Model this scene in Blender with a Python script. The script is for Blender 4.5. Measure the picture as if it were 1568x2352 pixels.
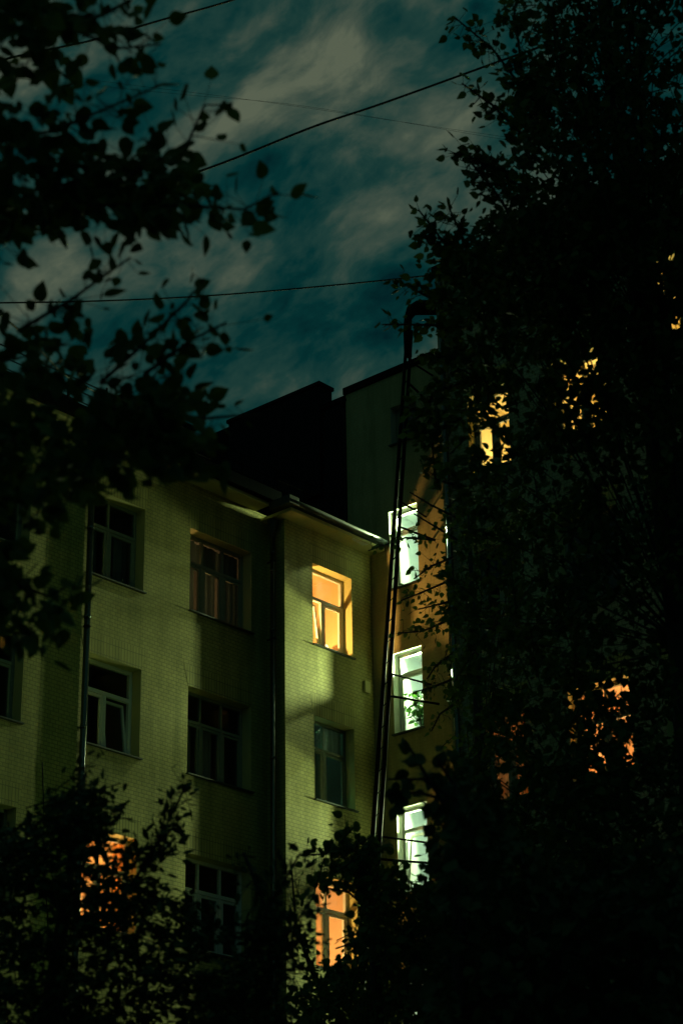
import bpy, bmesh, math, random
import numpy as np
from mathutils import Vector, Matrix
for o in list(bpy.data.objects): bpy.data.objects.remove(o)
SC = bpy.context.scene
COL = SC.collection
rad = math.radians

# ------------------------------------------------------------------ camera (eye at z = 0, courtyard ground at z = -1.6)
F = 8037.2; PITCH, ROLL, YAW = .422358, -.0168016, .8532017
fw = Vector((math.cos(PITCH)*math.sin(YAW), math.cos(PITCH)*math.cos(YAW), math.sin(PITCH)))
r0 = Vector((math.cos(YAW), -math.sin(YAW), 0)); u0 = r0.cross(fw)
RT = math.cos(ROLL)*r0 + math.sin(ROLL)*u0; UP = -math.sin(ROLL)*r0 + math.cos(ROLL)*u0
cam = bpy.data.objects.new('camera', bpy.data.cameras.new('camera')); COL.objects.link(cam)
cam.matrix_world = Matrix(((RT.x, UP.x, -fw.x, 0), (RT.y, UP.y, -fw.y, 0), (RT.z, UP.z, -fw.z, 0), (0, 0, 0, 1)))
cam.data.sensor_fit = 'HORIZONTAL'; cam.data.sensor_width = 24; cam.data.lens = F/2560*24
cam.data.clip_start = .1; cam.data.clip_end = 2000
cam.data.dof.use_dof = True; cam.data.dof.focus_distance = 42; cam.data.dof.aperture_fstop = 3.2
SC.camera = cam
SC.view_settings.view_transform = 'Standard'; SC.view_settings.look = 'None'
SC.view_settings.exposure = 0; SC.view_settings.gamma = 1
SC.render.engine = 'CYCLES'
SC.cycles.use_denoising = True
SC.cycles.max_bounces = 6; SC.cycles.diffuse_bounces = 4; SC.cycles.transparent_max_bounces = 12
SC.cycles.sample_clamp_indirect = 4
SC.cycles.caustics_reflective = False; SC.cycles.caustics_refractive = False
SC.cycles.blur_glossy = 1.0

def at(x, y, dist):
    """a point `dist` metres from the eye in the direction of photo position (x, y), 1568 px wide photo"""
    v = RT*((x-784)/4922.8) + UP*((1176-y)/4922.8) + fw
    return v.normalized()*dist

# ------------------------------------------------------------------ node helper
class NT:
    def __init__(s, nt): s.nt = nt; s.n = nt.nodes; s.l = nt.links
    def new(s, t, **kw):
        n = s.n.new(t)
        for k, v in kw.items():
            if k.startswith('_'): setattr(n, k[1:], v)
            else: s.set(n, k, v)
        return n
    def set(s, n, k, v):
        k = int(k[1:]) if k[0] == 'i' and k[1:].isdigit() else k.replace('__', ' ')
        sock = n.inputs[k]
        if isinstance(v, bpy.types.NodeSocket): s.l.new(v, sock)
        elif isinstance(v, bpy.types.Node): s.l.new(v.outputs[0], sock)
        else: sock.default_value = v
    def math(s, op, a, b=0., c=None, clamp=False):
        n = s.n.new('ShaderNodeMath'); n.operation = op; n.use_clamp = clamp
        s.set(n, 'i0', a); s.set(n, 'i1', b)
        if c is not None: s.set(n, 'i2', c)
        return n.outputs[0]
    def vmath(s, op, a, b=None):
        n = s.n.new('ShaderNodeVectorMath'); n.operation = op
        s.set(n, 'i0', a)
        if b is not None: s.set(n, 'i1', b)
        return n.outputs['Value'] if op in ('DOT_PRODUCT', 'LENGTH') else n.outputs[0]
    def mix(s, f, a, b, blend='MIX'):
        n = s.n.new('ShaderNodeMix'); n.data_type = 'RGBA'; n.blend_type = blend
        for i, v in ((0, f), (6, a), (7, b)): s.set(n, 'i%d' % i, v)
        return n.outputs[2]
    def ramp(s, f, stops, interp='LINEAR'):
        n = s.n.new('ShaderNodeValToRGB'); cr = n.color_ramp; cr.interpolation = interp
        while len(cr.elements) < len(stops): cr.elements.new(.5)
        for e, (p, c) in zip(cr.elements, stops): e.position = p; e.color = (*c, 1) if len(c) == 3 else c
        s.set(n, 'i0', f); return n.outputs[0]

# ------------------------------------------------------------------ night sky with town-lit clouds
W = bpy.data.worlds.new('World'); SC.world = W; W.use_nodes = True
t = NT(W.node_tree); t.n.clear()
tc = t.new('ShaderNodeTexCoord').outputs['Generated']
den = t.math('MAXIMUM', t.vmath('DOT_PRODUCT', tc, tuple(fw)), .12)
U = t.math('DIVIDE', t.vmath('DOT_PRODUCT', tc, tuple(RT)), den)
V = t.math('DIVIDE', t.vmath('DOT_PRODUCT', tc, tuple(UP)), den)
def blob(x, y, sx, sy, ang, amp):
    u, v = (x-784)/4922.8, (1176-y)/4922.8; a = rad(ang); c, s_ = math.cos(a), math.sin(a)
    du = t.math('SUBTRACT', U, u); dv = t.math('SUBTRACT', V, v)
    p = t.math('ADD', t.math('MULTIPLY', du, c*4922.8/sx), t.math('MULTIPLY', dv, s_*4922.8/sx))
    q = t.math('ADD', t.math('MULTIPLY', du, -s_*4922.8/sy), t.math('MULTIPLY', dv, c*4922.8/sy))
    r2 = t.math('ADD', t.math('MULTIPLY', p, p), t.math('MULTIPLY', q, q))
    return t.math('MULTIPLY', t.math('EXPONENT', t.math('MULTIPLY', r2, -.7)), amp)
n0 = t.new('ShaderNodeCombineXYZ', X=U, Y=V, Z=0.)
wv = t.new('ShaderNodeTexNoise', Vector=t.vmath('SCALE', n0.outputs[0]), Scale=14., Detail=3.)
t.n[-1]
for n in t.n:
    if n.type == 'VECT_MATH' and n.operation == 'SCALE': n.inputs['Scale'].default_value = 1.
warp = t.vmath('ADD', n0.outputs[0], t.vmath('MULTIPLY', t.vmath('SUBTRACT', wv.outputs['Color'], (.5, .5, .5)), (.03, .03, 0)))
mp = t.new('ShaderNodeMapping', _vector_type='TEXTURE', Vector=warp); mp.inputs['Rotation'].default_value = (0, 0, rad(36)); mp.inputs['Scale'].default_value = (1.8, 1, 1)
ns = t.new('ShaderNodeTexNoise', Vector=mp.outputs[0], Scale=24., Detail=6., Roughness=.55)
ns2 = t.new('ShaderNodeTexNoise', Vector=mp.outputs[0], Scale=70., Detail=5., Roughness=.6)
d = t.math('ADD', t.math('MULTIPLY', t.math('SUBTRACT', ns.outputs[0], .5), 2.15), t.math('MULTIPLY', t.math('SUBTRACT', ns2.outputs[0], .5), .75))
d = t.math('ADD', d, .47)
for b in [(640,215,280,80,30,.30),(790,95,120,110,50,.22),(1045,130,120,200,0,.30),(960,430,190,100,35,.16),(470,320,150,80,30,.14),
          (110,620,300,75,33,.26),(500,560,190,65,33,.20),(1010,300,110,80,0,.14),(60,190,110,120,0,.26),(600,40,120,60,40,.18),
          (880,75,60,70,70,-.36),(420,70,170,60,28,-.26),(740,390,230,60,12,-.26),(860,300,90,60,0,-.14),(300,260,120,60,30,-.2),(1500,120,110,160,0,-.3),
          (900,620,160,80,30,-.06),(660,860,420,120,20,-.08)]:
    d = t.math('ADD', d, blob(*b))
skyc = t.ramp(d, [(.05, (.0006,.0125,.0155)), (.30, (.0014,.028,.0275)), (.52, (.012,.044,.037)), (.78, (.050,.075,.055)), (1., (.096,.117,.078))])
bg = t.new('ShaderNodeBackground', Color=skyc, Strength=1.)
t.l.new(bg.outputs[0], t.new('ShaderNodeOutputWorld').inputs[0])

# ------------------------------------------------------------------ materials
def mat(name):
    m = bpy.data.materials.new(name); m.use_nodes = True
    t = NT(m.node_tree); b = m.node_tree.nodes['Principled BSDF']
    b.inputs['Roughness'].default_value = .8
    return m, t, b
def plain(name, col, rough=.7, metal=0., spec=.4, vary=.15, scale=6.):
    m, t, b = mat(name)
    n = t.new('ShaderNodeTexNoise', Scale=scale, Detail=5., Vector=t.new('ShaderNodeTexCoord').outputs['Object'])
    c = t.mix(n.outputs[0], tuple(v*(1-vary) for v in col)+(1,), tuple(min(1, v*(1+vary)) for v in col)+(1,))
    t.set(b, 'Base__Color', c)
    b.inputs['Metallic'].default_value = metal; b.inputs['Specular IOR Level'].default_value = spec
    t.set(b, 'Roughness', t.math('ADD', t.math('MULTIPLY', n.outputs[0], .2), rough-.1, clamp=True))
    return m
def bricks(name, c1, c2, cm, soldier=False, bump=.7, depth=.014):
    m, t, b = mat(name)
    g = t.new('ShaderNodeNewGeometry')
    pos = t.new('ShaderNodeSeparateXYZ', Vector=t.new('ShaderNodeTexCoord').outputs['Object'])
    nx = t.math('ABSOLUTE', t.new('ShaderNodeSeparateXYZ', Vector=g.outputs['True Normal']).outputs[0])
    side = t.math('GREATER_THAN', nx, .5)
    h = t.math('ADD', t.math('MULTIPLY', pos.outputs[1], side), t.math('MULTIPLY', pos.outputs[0], t.math('SUBTRACT', 1., side)))
    z = pos.outputs[2]
    wob = t.new('ShaderNodeTexNoise', Scale=9., Detail=2., Vector=t.new('ShaderNodeTexCoord').outputs['Object']).outputs['Fac']
    h = t.math('ADD', h, t.math('MULTIPLY', t.math('SUBTRACT', wob, .5), .012)); z2 = t.math('ADD', z, t.math('MULTIPLY', t.math('SUBTRACT', wob, .5), .008))
    vec = t.new('ShaderNodeCombineXYZ', X=(z2 if soldier else h), Y=(h if soldier else z2), Z=0.).outputs[0]
    br = t.new('ShaderNodeTexBrick', Vector=vec, Color1=(*c1, 1), Color2=(*c2, 1), Mortar=(*cm, 1), Scale=1.)
    br.inputs['Brick Width'].default_value = .25 if soldier else .13; br.inputs['Row Height'].default_value = .075
    br.inputs['Mortar Size'].default_value = .008; br.inputs['Mortar Smooth'].default_value = .3; br.inputs['Bias'].default_value = 0.
    if soldier: br.offset = 0
    oc = t.new('ShaderNodeTexCoord').outputs['Object']
    st = t.new('ShaderNodeTexNoise', Scale=.7, Detail=6., Roughness=.65, Vector=oc).outputs['Fac']
    sv = t.new('ShaderNodeCombineXYZ', X=t.math('MULTIPLY', h, 2.6), Y=t.math('MULTIPLY', z, .22), Z=0.).outputs[0]
    sk = t.new('ShaderNodeTexNoise', Scale=1., Detail=5., Roughness=.7, Vector=sv).outputs['Fac']
    fine = t.new('ShaderNodeTexNoise', Scale=60., Detail=4., Vector=oc).outputs['Fac']
    c = t.mix(1., br.outputs['Color'], t.ramp(st, [(.3, (.74, .76, .70)), (.62, (1., 1., 1.))]), 'MULTIPLY')
    c = t.mix(1., c, t.ramp(sk, [(.34, (.66, .70, .64)), (.56, (1., 1., 1.))]), 'MULTIPLY')
    c = t.mix(1., c, t.ramp(fine, [(.3, (.86, .86, .86)), (.7, (1., 1., 1.))]), 'MULTIPLY')
    t.set(b, 'Base__Color', c); b.inputs['Roughness'].default_value = .75; b.inputs['Specular IOR Level'].default_value = .25
    hgt = t.math('ADD', t.math('MULTIPLY', t.math('SUBTRACT', 1., br.outputs['Fac']), 1.), t.math('MULTIPLY', fine, .25))
    bp = t.new('ShaderNodeBump', Strength=bump, Distance=depth, Height=hgt)
    t.l.new(bp.outputs[0], b.inputs['Normal']); return m
def glass(name, tint=(.9, .95, .93), rough=.02):
    m, t, b = mat(name); t.n.remove(b)
    lw = t.new('ShaderNodeLayerWeight').outputs['Facing']
    fr = t.new('ShaderNodeMath', _operation='MULTIPLY_ADD', i0=t.math('POWER', lw, 5.), i1=.9, i2=.05)
    bpv = t.new('ShaderNodeTexNoise', Scale=1.3, Detail=1., Vector=t.new('ShaderNodeTexCoord').outputs['Object'])
    bm = t.new('ShaderNodeBump', Strength=.15, Distance=.02, Height=bpv.outputs[0])
    gl = t.new('ShaderNodeBsdfGlossy', Roughness=rough); t.l.new(bm.outputs[0], gl.inputs['Normal'])
    tr = t.new('ShaderNodeBsdfTransparent', Color=(*tint, 1))
    mx = t.new('ShaderNodeMixShader'); t.l.new(fr.outputs[0], mx.inputs[0]); t.l.new(tr.outputs[0], mx.inputs[1]); t.l.new(gl.outputs[0], mx.inputs[2])
    out = [n for n in t.n if n.type == 'OUTPUT_MATERIAL'][0]; t.l.new(mx.outputs[0], out.inputs[0]); return m
def emit(name, col, s):
    m, t, b = mat(name)
    b.inputs['Base Color'].default_value = (*col, 1); b.inputs['Emission Color'].default_value = (*col, 1); b.inputs['Emission Strength'].default_value = s
    return m
def leafmat(name, ca, cb, trans=.25):
    m, t, b = mat(name)
    g = t.new('ShaderNodeNewGeometry')
    c = t.mix(g.outputs['Random Per Island'], (*ca, 1), (*cb, 1)); t.set(b, 'Base__Color', c)
    b.inputs['Roughness'].default_value = .55; b.inputs['Specular IOR Level'].default_value = .25
    tl = t.new('ShaderNodeBsdfTranslucent'); t.set(tl, 'Color', t.mix(1., c, (1.2, 1.3, .5, 1), 'MULTIPLY'))
    mx = t.new('ShaderNodeMixShader', i0=trans); t.l.new(b.outputs[0], mx.inputs[1]); t.l.new(tl.outputs[0], mx.inputs[2])
    out = [n for n in t.n if n.type == 'OUTPUT_MATERIAL'][0]; t.l.new(mx.outputs[0], out.inputs[0]); return m
def cloth(name, col, trans=.5):
    m, t, b = mat(name)
    oc = t.new('ShaderNodeSeparateXYZ', Vector=t.new('ShaderNodeTexCoord').outputs['Object'])
    n = t.new('ShaderNodeTexNoise', Scale=5., Detail=3., Vector=t.new('ShaderNodeTexCoord').outputs['Object'])
    c = t.mix(n.outputs[0], tuple(.75*v for v in col)+(1,), tuple(col)+(1,)); t.set(b, 'Base__Color', c)
    tl = t.new('ShaderNodeBsdfTranslucent'); t.set(tl, 'Color', c)
    mx = t.new('ShaderNodeMixShader', i0=trans); t.l.new(b.outputs[0], mx.inputs[1]); t.l.new(tl.outputs[0], mx.inputs[2])
    out = [n for n in t.n if n.type == 'OUTPUT_MATERIAL'][0]; t.l.new(mx.outputs[0], out.inputs[0]); return m

M = {}
M['brick'] = bricks('yellow_painted_brick', (.52,.46,.15), (.43,.39,.125), (.27,.25,.09))
M['soldier'] = bricks('yellow_soldier_brick', (.52,.46,.15), (.43,.39,.125), (.20,.19,.07), True)
M['brickC'] = bricks('ochre_brick', (.50,.42,.20), (.485,.405,.19), (.44,.37,.175), bump=.10, depth=.004)
M['brickD'] = bricks('grey_green_brick', (.40,.42,.26), (.34,.36,.22), (.22,.23,.15), bump=.4)
M['soffit'] = plain('cornice_plaster', (.52,.48,.20), .85, vary=.12, scale=3)
M['pale_plaster'] = plain('pale_plaster', (.55,.56,.46), .85, vary=.12, scale=3)
M['roof'] = plain('dark_roof_metal', (.010,.012,.012), .9, 0., 0.)
M['tin'] = plain('shaded_wall_dark', (.018,.021,.023), .9, 0., .0, vary=.3)  # near-black base colour carries the shade of the unlit rear walls
M['zinc'] = plain('old_zinc', (.035,.05,.042), .55, 0., .3, vary=.4, scale=9)
M['pipe'] = plain('painted_pipe', (.11,.13,.11), .2, .85, vary=.2)
M['iron'] = plain('black_iron', (.006,.006,.006), .8, 0., .15)
M['wood'] = plain('worn_window_wood', (.22,.24,.17), .6, vary=.25, scale=14)
M['pvc'] = plain('white_window_plastic', (.62,.64,.58), .35, vary=.05)
M['sill'] = plain('sill_metal', (.07,.085,.08), .4, .5)
M['glass'] = glass('window_glass')
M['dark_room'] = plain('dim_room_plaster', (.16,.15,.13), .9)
M['white_room'] = plain('white_stair_plaster', (.44,.49,.49), .9, vary=.08, scale=2)
M['warm_room'] = plain('cream_room_plaster', (.60,.41,.21), .9, vary=.08, scale=2)
M['yellow_room'] = plain('yellow_room_plaster', (.62,.50,.23), .9, vary=.1)
M['rust_room'] = plain('terracotta_room_plaster', (.60,.43,.29), .9, vary=.1)
M['net'] = cloth('net_curtain', (.55,.50,.38))
M['drape'] = cloth('amber_drape', (.66,.34,.12))
M['grey_drape'] = cloth('grey_drape', (.12,.17,.15), .3)
M['bark'] = plain('dark_bark', (.035,.03,.024), .9, vary=.4, scale=20)
M['leaf'] = leafmat('leaf_green', (.038,.078,.020), (.090,.140,.034))
M['leaf_dark'] = leafmat('leaf_dark_green', (.026,.056,.022), (.055,.095,.032), .15)
M['plant'] = leafmat('houseplant_green', (.015,.05,.018), (.05,.12,.04), .25)
M['pot'] = plain('clay_pot', (.30,.14,.07), .8)
M['cable'] = plain('rubber_cable', (.010,.012,.012), .6)
M['asphalt'] = plain('asphalt', (.05,.05,.05), .9, vary=.3, scale=30)
M['wood_furn'] = plain('varnished_wood', (.22,.10,.04), .5)
M['books'] = plain('worn_books', (.35,.2,.12), .7, vary=.6, scale=25)

# ------------------------------------------------------------------ mesh helpers
class MB:
    def __init__(s): s.v = []; s.f = []; s.smooth = []
    def face(s, pts, sm=False):
        i = len(s.v); s.v += [tuple(p) for p in pts]; s.f.append(tuple(range(i, i+len(pts)))); s.smooth.append(sm)
    def hexa(s, P):
        i = len(s.v); s.v += [tuple(p) for p in P]
        for q in ((0,3,2,1),(4,5,6,7),(0,1,5,4),(1,2,6,5),(2,3,7,6),(3,0,4,7)): s.f.append(tuple(i+k for k in q)); s.smooth.append(False)
    def box(s, a, b):
        x0,y0,z0 = a; x1,y1,z1 = b
        s.hexa([(x0,y0,z0),(x1,y0,z0),(x1,y1,z0),(x0,y1,z0),(x0,y0,z1),(x1,y0,z1),(x1,y1,z1),(x0,y1,z1)])
    def tube(s, pts, rs, n=8, cap=True):
        pts = [Vector(p) for p in pts]
        if not hasattr(rs, '__len__'): rs = [rs]*len(pts)
        base = len(s.v); prev = None
        for i, p in enumerate(pts):
            d = (pts[min(i+1, len(pts)-1)]-pts[max(i-1, 0)]).normalized()
            a = prev if prev is not None else (Vector((0,0,1)) if abs(d.z) < .9 else Vector((1,0,0)))
            a = (a-d*a.dot(d)).normalized(); prev = a; b = d.cross(a)
            for k in range(n):
                w = 2*math.pi*k/n; s.v.append(tuple(p+(a*math.cos(w)+b*math.sin(w))*rs[i]))
        for i in range(len(pts)-1):
            for k in range(n):
                a0 = base+i*n+k; a1 = base+i*n+(k+1)%n
                s.f.append((a0, a1, a1+n, a0+n)); s.smooth.append(True)
        if cap:
            s.f.append(tuple(base+k for k in range(n))[::-1]); s.f.append(tuple(base+(len(pts)-1)*n+k for k in range(n))); s.smooth += [False, False]
    def build(s, name, m, parent=None, bevel=0):
        me = bpy.data.meshes.new(name); me.from_pydata(s.v, [], s.f); me.materials.append(m)
        me.polygons.foreach_set('use_smooth', s.smooth); me.update()
        o = bpy.data.objects.new(name, me); COL.objects.link(o)
        if parent: o.parent = parent
        if bevel:
            md = o.modifiers.new('bevel', 'BEVEL'); md.width = bevel; md.segments = 2; md.limit_method = 'ANGLE'
        return o
def tag(o, label=None, cat=None, group=None, kind=None):
    for k, v in (('label', label), ('category', cat), ('group', group), ('kind', kind)):
        if v: o[k] = v
    return o
def thing(name, label, cat, group=None, loc=(0,0,0)):
    o = bpy.data.objects.new(name, None); COL.objects.link(o); o.location = loc; o.empty_display_size = .3
    return tag(o, label, cat, group)

# a wall face: axis 'Y' faces -Y at y = p and runs along X; axis 'X' faces -X at x = p and runs along Y
def mapper(axis, p):
    return (lambda a, z, d=0.: (a, p+d, z)) if axis == 'Y' else (lambda a, z, d=0.: (p+d, a, z))
def wall_mb(axis, p, a0, a1, z0, z1, holes, reveal=.24, mb=None):
    mb = mb or MB(); f = mapper(axis, p)
    As = sorted({a0, a1, *[h[0] for h in holes], *[h[1] for h in holes]}); Zs = sorted({z0, z1, *[h[2] for h in holes], *[h[3] for h in holes]})
    for i in range(len(As)-1):
        for j in range(len(Zs)-1):
            ca, cz = (As[i]+As[i+1])/2, (Zs[j]+Zs[j+1])/2
            if any(h[0] < ca < h[1] and h[2] < cz < h[3] for h in holes): continue
            mb.face([f(As[i], Zs[j]), f(As[i+1], Zs[j]), f(As[i+1], Zs[j+1]), f(As[i], Zs[j+1])])
    return mb

LIGHTS = []
def lamp_light(name, parent, loc, power, col, radius=.06, spot=None, aim=None, blend=.3):
    L = bpy.data.lights.new(name, 'SPOT' if spot else 'POINT'); L.energy = power; L.color = col; L.shadow_soft_size = radius
    if spot: L.spot_size = rad(spot); L.spot_blend = blend
    o = bpy.data.objects.new(name, L); COL.objects.link(o); o.parent = parent
    o.location = Vector(loc)-Vector(parent.location)
    if aim is not None:
        o.rotation_mode = 'QUATERNION'; o.rotation_quaternion = (Vector(aim)-Vector(loc)).to_track_quat('-Z', 'Y')
    return o

def window(parent, axis, p, hole, reveal=.24, mullions_top=(), mullions_bot=(.5,), transom=.62, frame='wood', fw_=.06,
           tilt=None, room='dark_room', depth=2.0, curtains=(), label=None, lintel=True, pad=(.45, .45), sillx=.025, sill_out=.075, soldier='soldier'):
    """one window part: frame mesh with pane, sash, sill, lintel, curtain and the room seen behind it as its sub-parts"""
    a0, a1, z0, z1 = hole; f = mapper(axis, p); m = M[frame]
    def bar(mb, ua, ub, ka, kb, d0, d1):
        mb.hexa([f(ua,ka,d0), f(ub,ka,d0), f(ub,ka,d1), f(ua,ka,d1), f(ua,kb,d0), f(ub,kb,d0), f(ub,kb,d1), f(ua,kb,d1)])
    zt = z0+(z1-z0)*transom; r = reveal; w = fw_
    mb = MB()
    bar(mb, a0-.01, a0+w, z0-.01, z1+.01, r+.002, r+.08); bar(mb, a1-w, a1+.01, z0-.01, z1+.01, r+.002, r+.08)
    bar(mb, a0+w, a1-w, z0-.01, z0+w, r+.004, r+.078); bar(mb, a0+w, a1-w, z1-w, z1+.01, r+.004, r+.078)
    if transom < 1: bar(mb, a0+w, a1-w, zt-w*.55, zt+w*.55, r-.006, r+.076)
    for q in mullions_top: c = a0+(a1-a0)*q; bar(mb, c-w*.4, c+w*.4, zt+w*.55, z1-w, r+.006, r+.074)
    edges = [a0+w]
    for q in mullions_bot:
        c = a0+(a1-a0)*q; bar(mb, c-w*.6, c+w*.6, z0+w, zt-w*.55, r-.003, r+.074); edges += [c-w*.6, c+w*.6]
    edges.append(a1-w)
    win = part(mb, 'window', m, parent, .008)
    if label: win['label'] = label
    g = MB()
    if transom < 1: g.face([f(a0+w, zt+.02, r+.04), f(a1-w, zt+.02, r+.04), f(a1-w, z1-w, r+.04), f(a0+w, z1-w, r+.04)])
    for k in range(0, len(edges), 2):
        e0, e1 = edges[k], edges[k+1]; zb, zu = z0+w, zt-w*.55
        s = MB(); sw = .05
        ti = (tilt is not None and tilt == k//2)
        ang = rad(7.5) if ti else 0
        def ff(a, z, d):
            zz, dd = z-zb, d; return f(a, zb+zz*math.cos(ang)-dd*math.sin(ang)*.0, r+d+zz*math.sin(ang))
        def sbar(ua, ub, ka, kb):
            s.hexa([ff(ua,ka,.012), ff(ub,ka,.012), ff(ub,ka,.062), ff(ua,ka,.062), ff(ua,kb,.012), ff(ub,kb,.012), ff(ub,kb,.062), ff(ua,kb,.062)])
        c0, c1 = e0+.004, e1-.004; b0, b1 = zb+.004, zu-.004
        sbar(c0, c0+sw, b0, b1); sbar(c1-sw, c1, b0, b1); sbar(c0+sw, c1-sw, b0, b0+sw); sbar(c0+sw, c1-sw, b1-sw, b1)
        sa = s.build('sash', m, win)
        g.face([ff(c0+sw, b0+sw, .035), ff(c1-sw, b0+sw, .035), ff(c1-sw, b1-sw, .035), ff(c0+sw, b1-sw, .035)])
    g.build('pane', M['glass'], win)
    s = MB()
    s.hexa([f(a0-sillx, z0-.035, -sill_out), f(a1+sillx, z0-.035, -sill_out), f(a1+sillx, z0-.015, r), f(a0-sillx, z0-.015, r),
            f(a0-sillx, z0-.012, -sill_out), f(a1+sillx, z0-.012, -sill_out), f(a1+sillx, z0+.012, r), f(a0-sillx, z0+.012, r)]) if False else None
    bar(s, a0-sillx, a1+sillx, z0-.03, z0-.004, -sill_out, -.001); bar(s, a0+.001, a1-.001, z0+.001, z0+.012, -.004, r)
    s.build('sill', M['sill'], win)
    if lintel:
        l = MB(); hgt = .42; k = .12
        l.hexa([f(a0,z1+.001,-.003), f(a1,z1+.001,-.003), f(a1,z1+.001,.02), f(a0,z1+.001,.02),
                f(a0-k,z1+hgt,-.003), f(a1+k,z1+hgt,-.003), f(a1+k,z1+hgt,.02), f(a0-k,z1+hgt,.02)])
        l.build('lintel', M[soldier], win)
    rv = MB(); cc = [(a0, z0), (a1, z0), (a1, z1), (a0, z1)]
    for q in range(4):
        (ua, uz), (va, vz) = cc[q], cc[(q+1) % 4]; rv.face([f(ua, uz), f(va, vz), f(va, vz, r), f(ua, uz, r)])
    rv.build('window_reveal', M['soffit'] if parent.name != 'stair_tower' else M['pale_plaster'], win)
    b = MB(); d0, d1 = r+.09, r+.09+depth; q0, q1, y0, y1 = a0-pad[0], a1+pad[1], z0-.75, z1+.38
    for aa in ((q0, q0), (q1, q1)): b.face([f(aa[0], y0, d0), f(aa[0], y1, d0), f(aa[0], y1, d1), f(aa[0], y0, d1)])
    for zz in (y0, y1): b.face([f(q0, zz, d0), f(q1, zz, d0), f(q1, zz, d1), f(q0, zz, d1)])
    b.face([f(q0, y0, d1), f(q1, y0, d1), f(q1, y1, d1), f(q0, y1, d1)])
    wall_mb(axis, p+d0, q0, q1, y0, y1, [hole], 0., b)
    for kx in ((a0, a1, z0, z0), (a0, a1, z1, z1), (a0, a0, z0, z1), (a1, a1, z0, z1)):     # lining between frame and room
        b.face([f(kx[0], kx[2], r), f(kx[1], kx[3], r), f(kx[1], kx[3], d0), f(kx[0], kx[2], d0)])
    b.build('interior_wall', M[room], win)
    for (u0_, u1_, k0_, k1_, mm, dd) in curtains:      # fractions of the opening
        c = MB(); N = max(8, int((u1_-u0_)*(a1-a0)/.03)); ph = random.random()*6
        ca, cb = a0+(a1-a0)*u0_, a0+(a1-a0)*u1_; za, zb_ = z0+(z1-z0)*k0_, z0+(z1-z0)*k1_
        P = [(ca+(cb-ca)*i/N, r+dd+.022*math.sin(ph+i*1.25)+.012*math.sin(i*.51)) for i in range(N+1)]
        for i in range(N):
            c.face([f(P[i][0], za, P[i][1]), f(P[i+1][0], za, P[i+1][1]), f(P[i+1][0], zb_, P[i+1][1]*.7+.3*(r+dd)), f(P[i][0], zb_, P[i][1]*.7+.3*(r+dd))], True)
        c.build('curtain', M[mm], win)
    return win

random.seed(7)
# ------------------------------------------------------------------ ground
g = MB(); g.face([(-400,-400,-1.6),(400,-400,-1.6),(400,400,-1.6),(-400,400,-1.6)])
tag(g.build('ground', M['asphalt']), kind='structure')

# ------------------------------------------------------------------ the long yellow building with its narrow projecting wing
YA, YB = 28.0, 27.52
bld = thing('apartment_building', 'long yellow painted brick apartment building with dark metal roof and projecting wing', 'building', loc=(27, 28, -1.6))
def part(mb, name, m, parent, bevel=0):
    o = mb.build(name, m, parent, bevel); o.matrix_parent_inverse = Matrix.Translation(-Vector(parent.location)); return o
RZ = [(15.53, 17.29), (12.20, 13.96), (8.87, 10.66), (5.5, 7.3), (2.2, 4.0)]
holesR = [(27.49, 29.25, a, b) for a, b in RZ]
holesL = [(24.80, 26.25, a, b) for a, b in RZ]
holesF = [(21.75, 23.37, a+.04*0, b) for a, b in RZ]
ww = wall_mb('Y', YA, 10, 29.73, -1.6, 18.27, holesR+holesL+holesF)
part(ww, 'wall', M['brick'], bld)
BZ = [(15.54, 17.34), (12.25, 14.0), (8.9, 10.73), (5.6, 7.4), (2.2, 4.0)]
holesB = [(30.58, 31.81, a, b) for a, b in BZ]
wb = wall_mb('Y', YB, 29.73, 32.46, -1.6, 18.07, holesB)
wb.face([(29.73, YB, -1.6), (29.73, YA, -1.6), (29.73, YA, 18.07), (29.73, YB, 18.07)])
part(wb, 'wing_wall', M['brick'], bld)
# cornices: flat plastered soffit boxes
c = MB(); xs = [10 + 1.02*k for k in range(20)]
for i in range(len(xs)-1):
    x1 = min(xs[i+1]-.006, 29.50); c.box((xs[i], 27.60, 18.27), (x1, 28.0+.1, 18.34))
part(c, 'cornice', M['soffit'], bld, .004)
c = MB(); xs = [29.50 + .74*k for k in range(5)]
for i in range(4): c.box((xs[i], 27.12, 18.07), (min(xs[i+1]-.006, 32.455), 27.60, 18.14))
c.box((29.505, 27.605, 18.075), (29.73, 27.995, 18.14))
part(c, 'wing_cornice', M['soffit'], bld, .004)
c = MB(); c.hexa([(31.45,27.14,18.062),(31.95,27.14,18.062),(31.9,27.26,18.062),(31.5,27.22,18.062),(31.45,27.14,18.0695),(31.95,27.14,18.0695),(31.9,27.26,18.0695),(31.5,27.22,18.0695)])
part(c, 'fresh_plaster_patch', M['pale_plaster'], bld)
# gutters with broken old metal edges
c = MB()
for i in range(20):
    x0 = 10+i*.98; c.box((x0, 27.46, 18.342), (x0+.976, 27.64, 18.60+.01*math.sin(i*2.1)))
part(c, 'gutter', M['roof'], bld, .01)
c = MB()
c.tube([(29.36, 27.05, 18.22), (30.2, 27.05, 18.235), (31.3, 27.05, 18.22), (32.42, 27.05, 18.225)], .065, 10)
c.box((29.33, 27.0, 18.15), (29.62, 27.58, 18.34)); c.box((29.63, 27.115, 18.142), (32.45, 27.60, 18.33))
gw = part(c, 'wing_gutter', M['zinc'], bld, .008)
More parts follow.
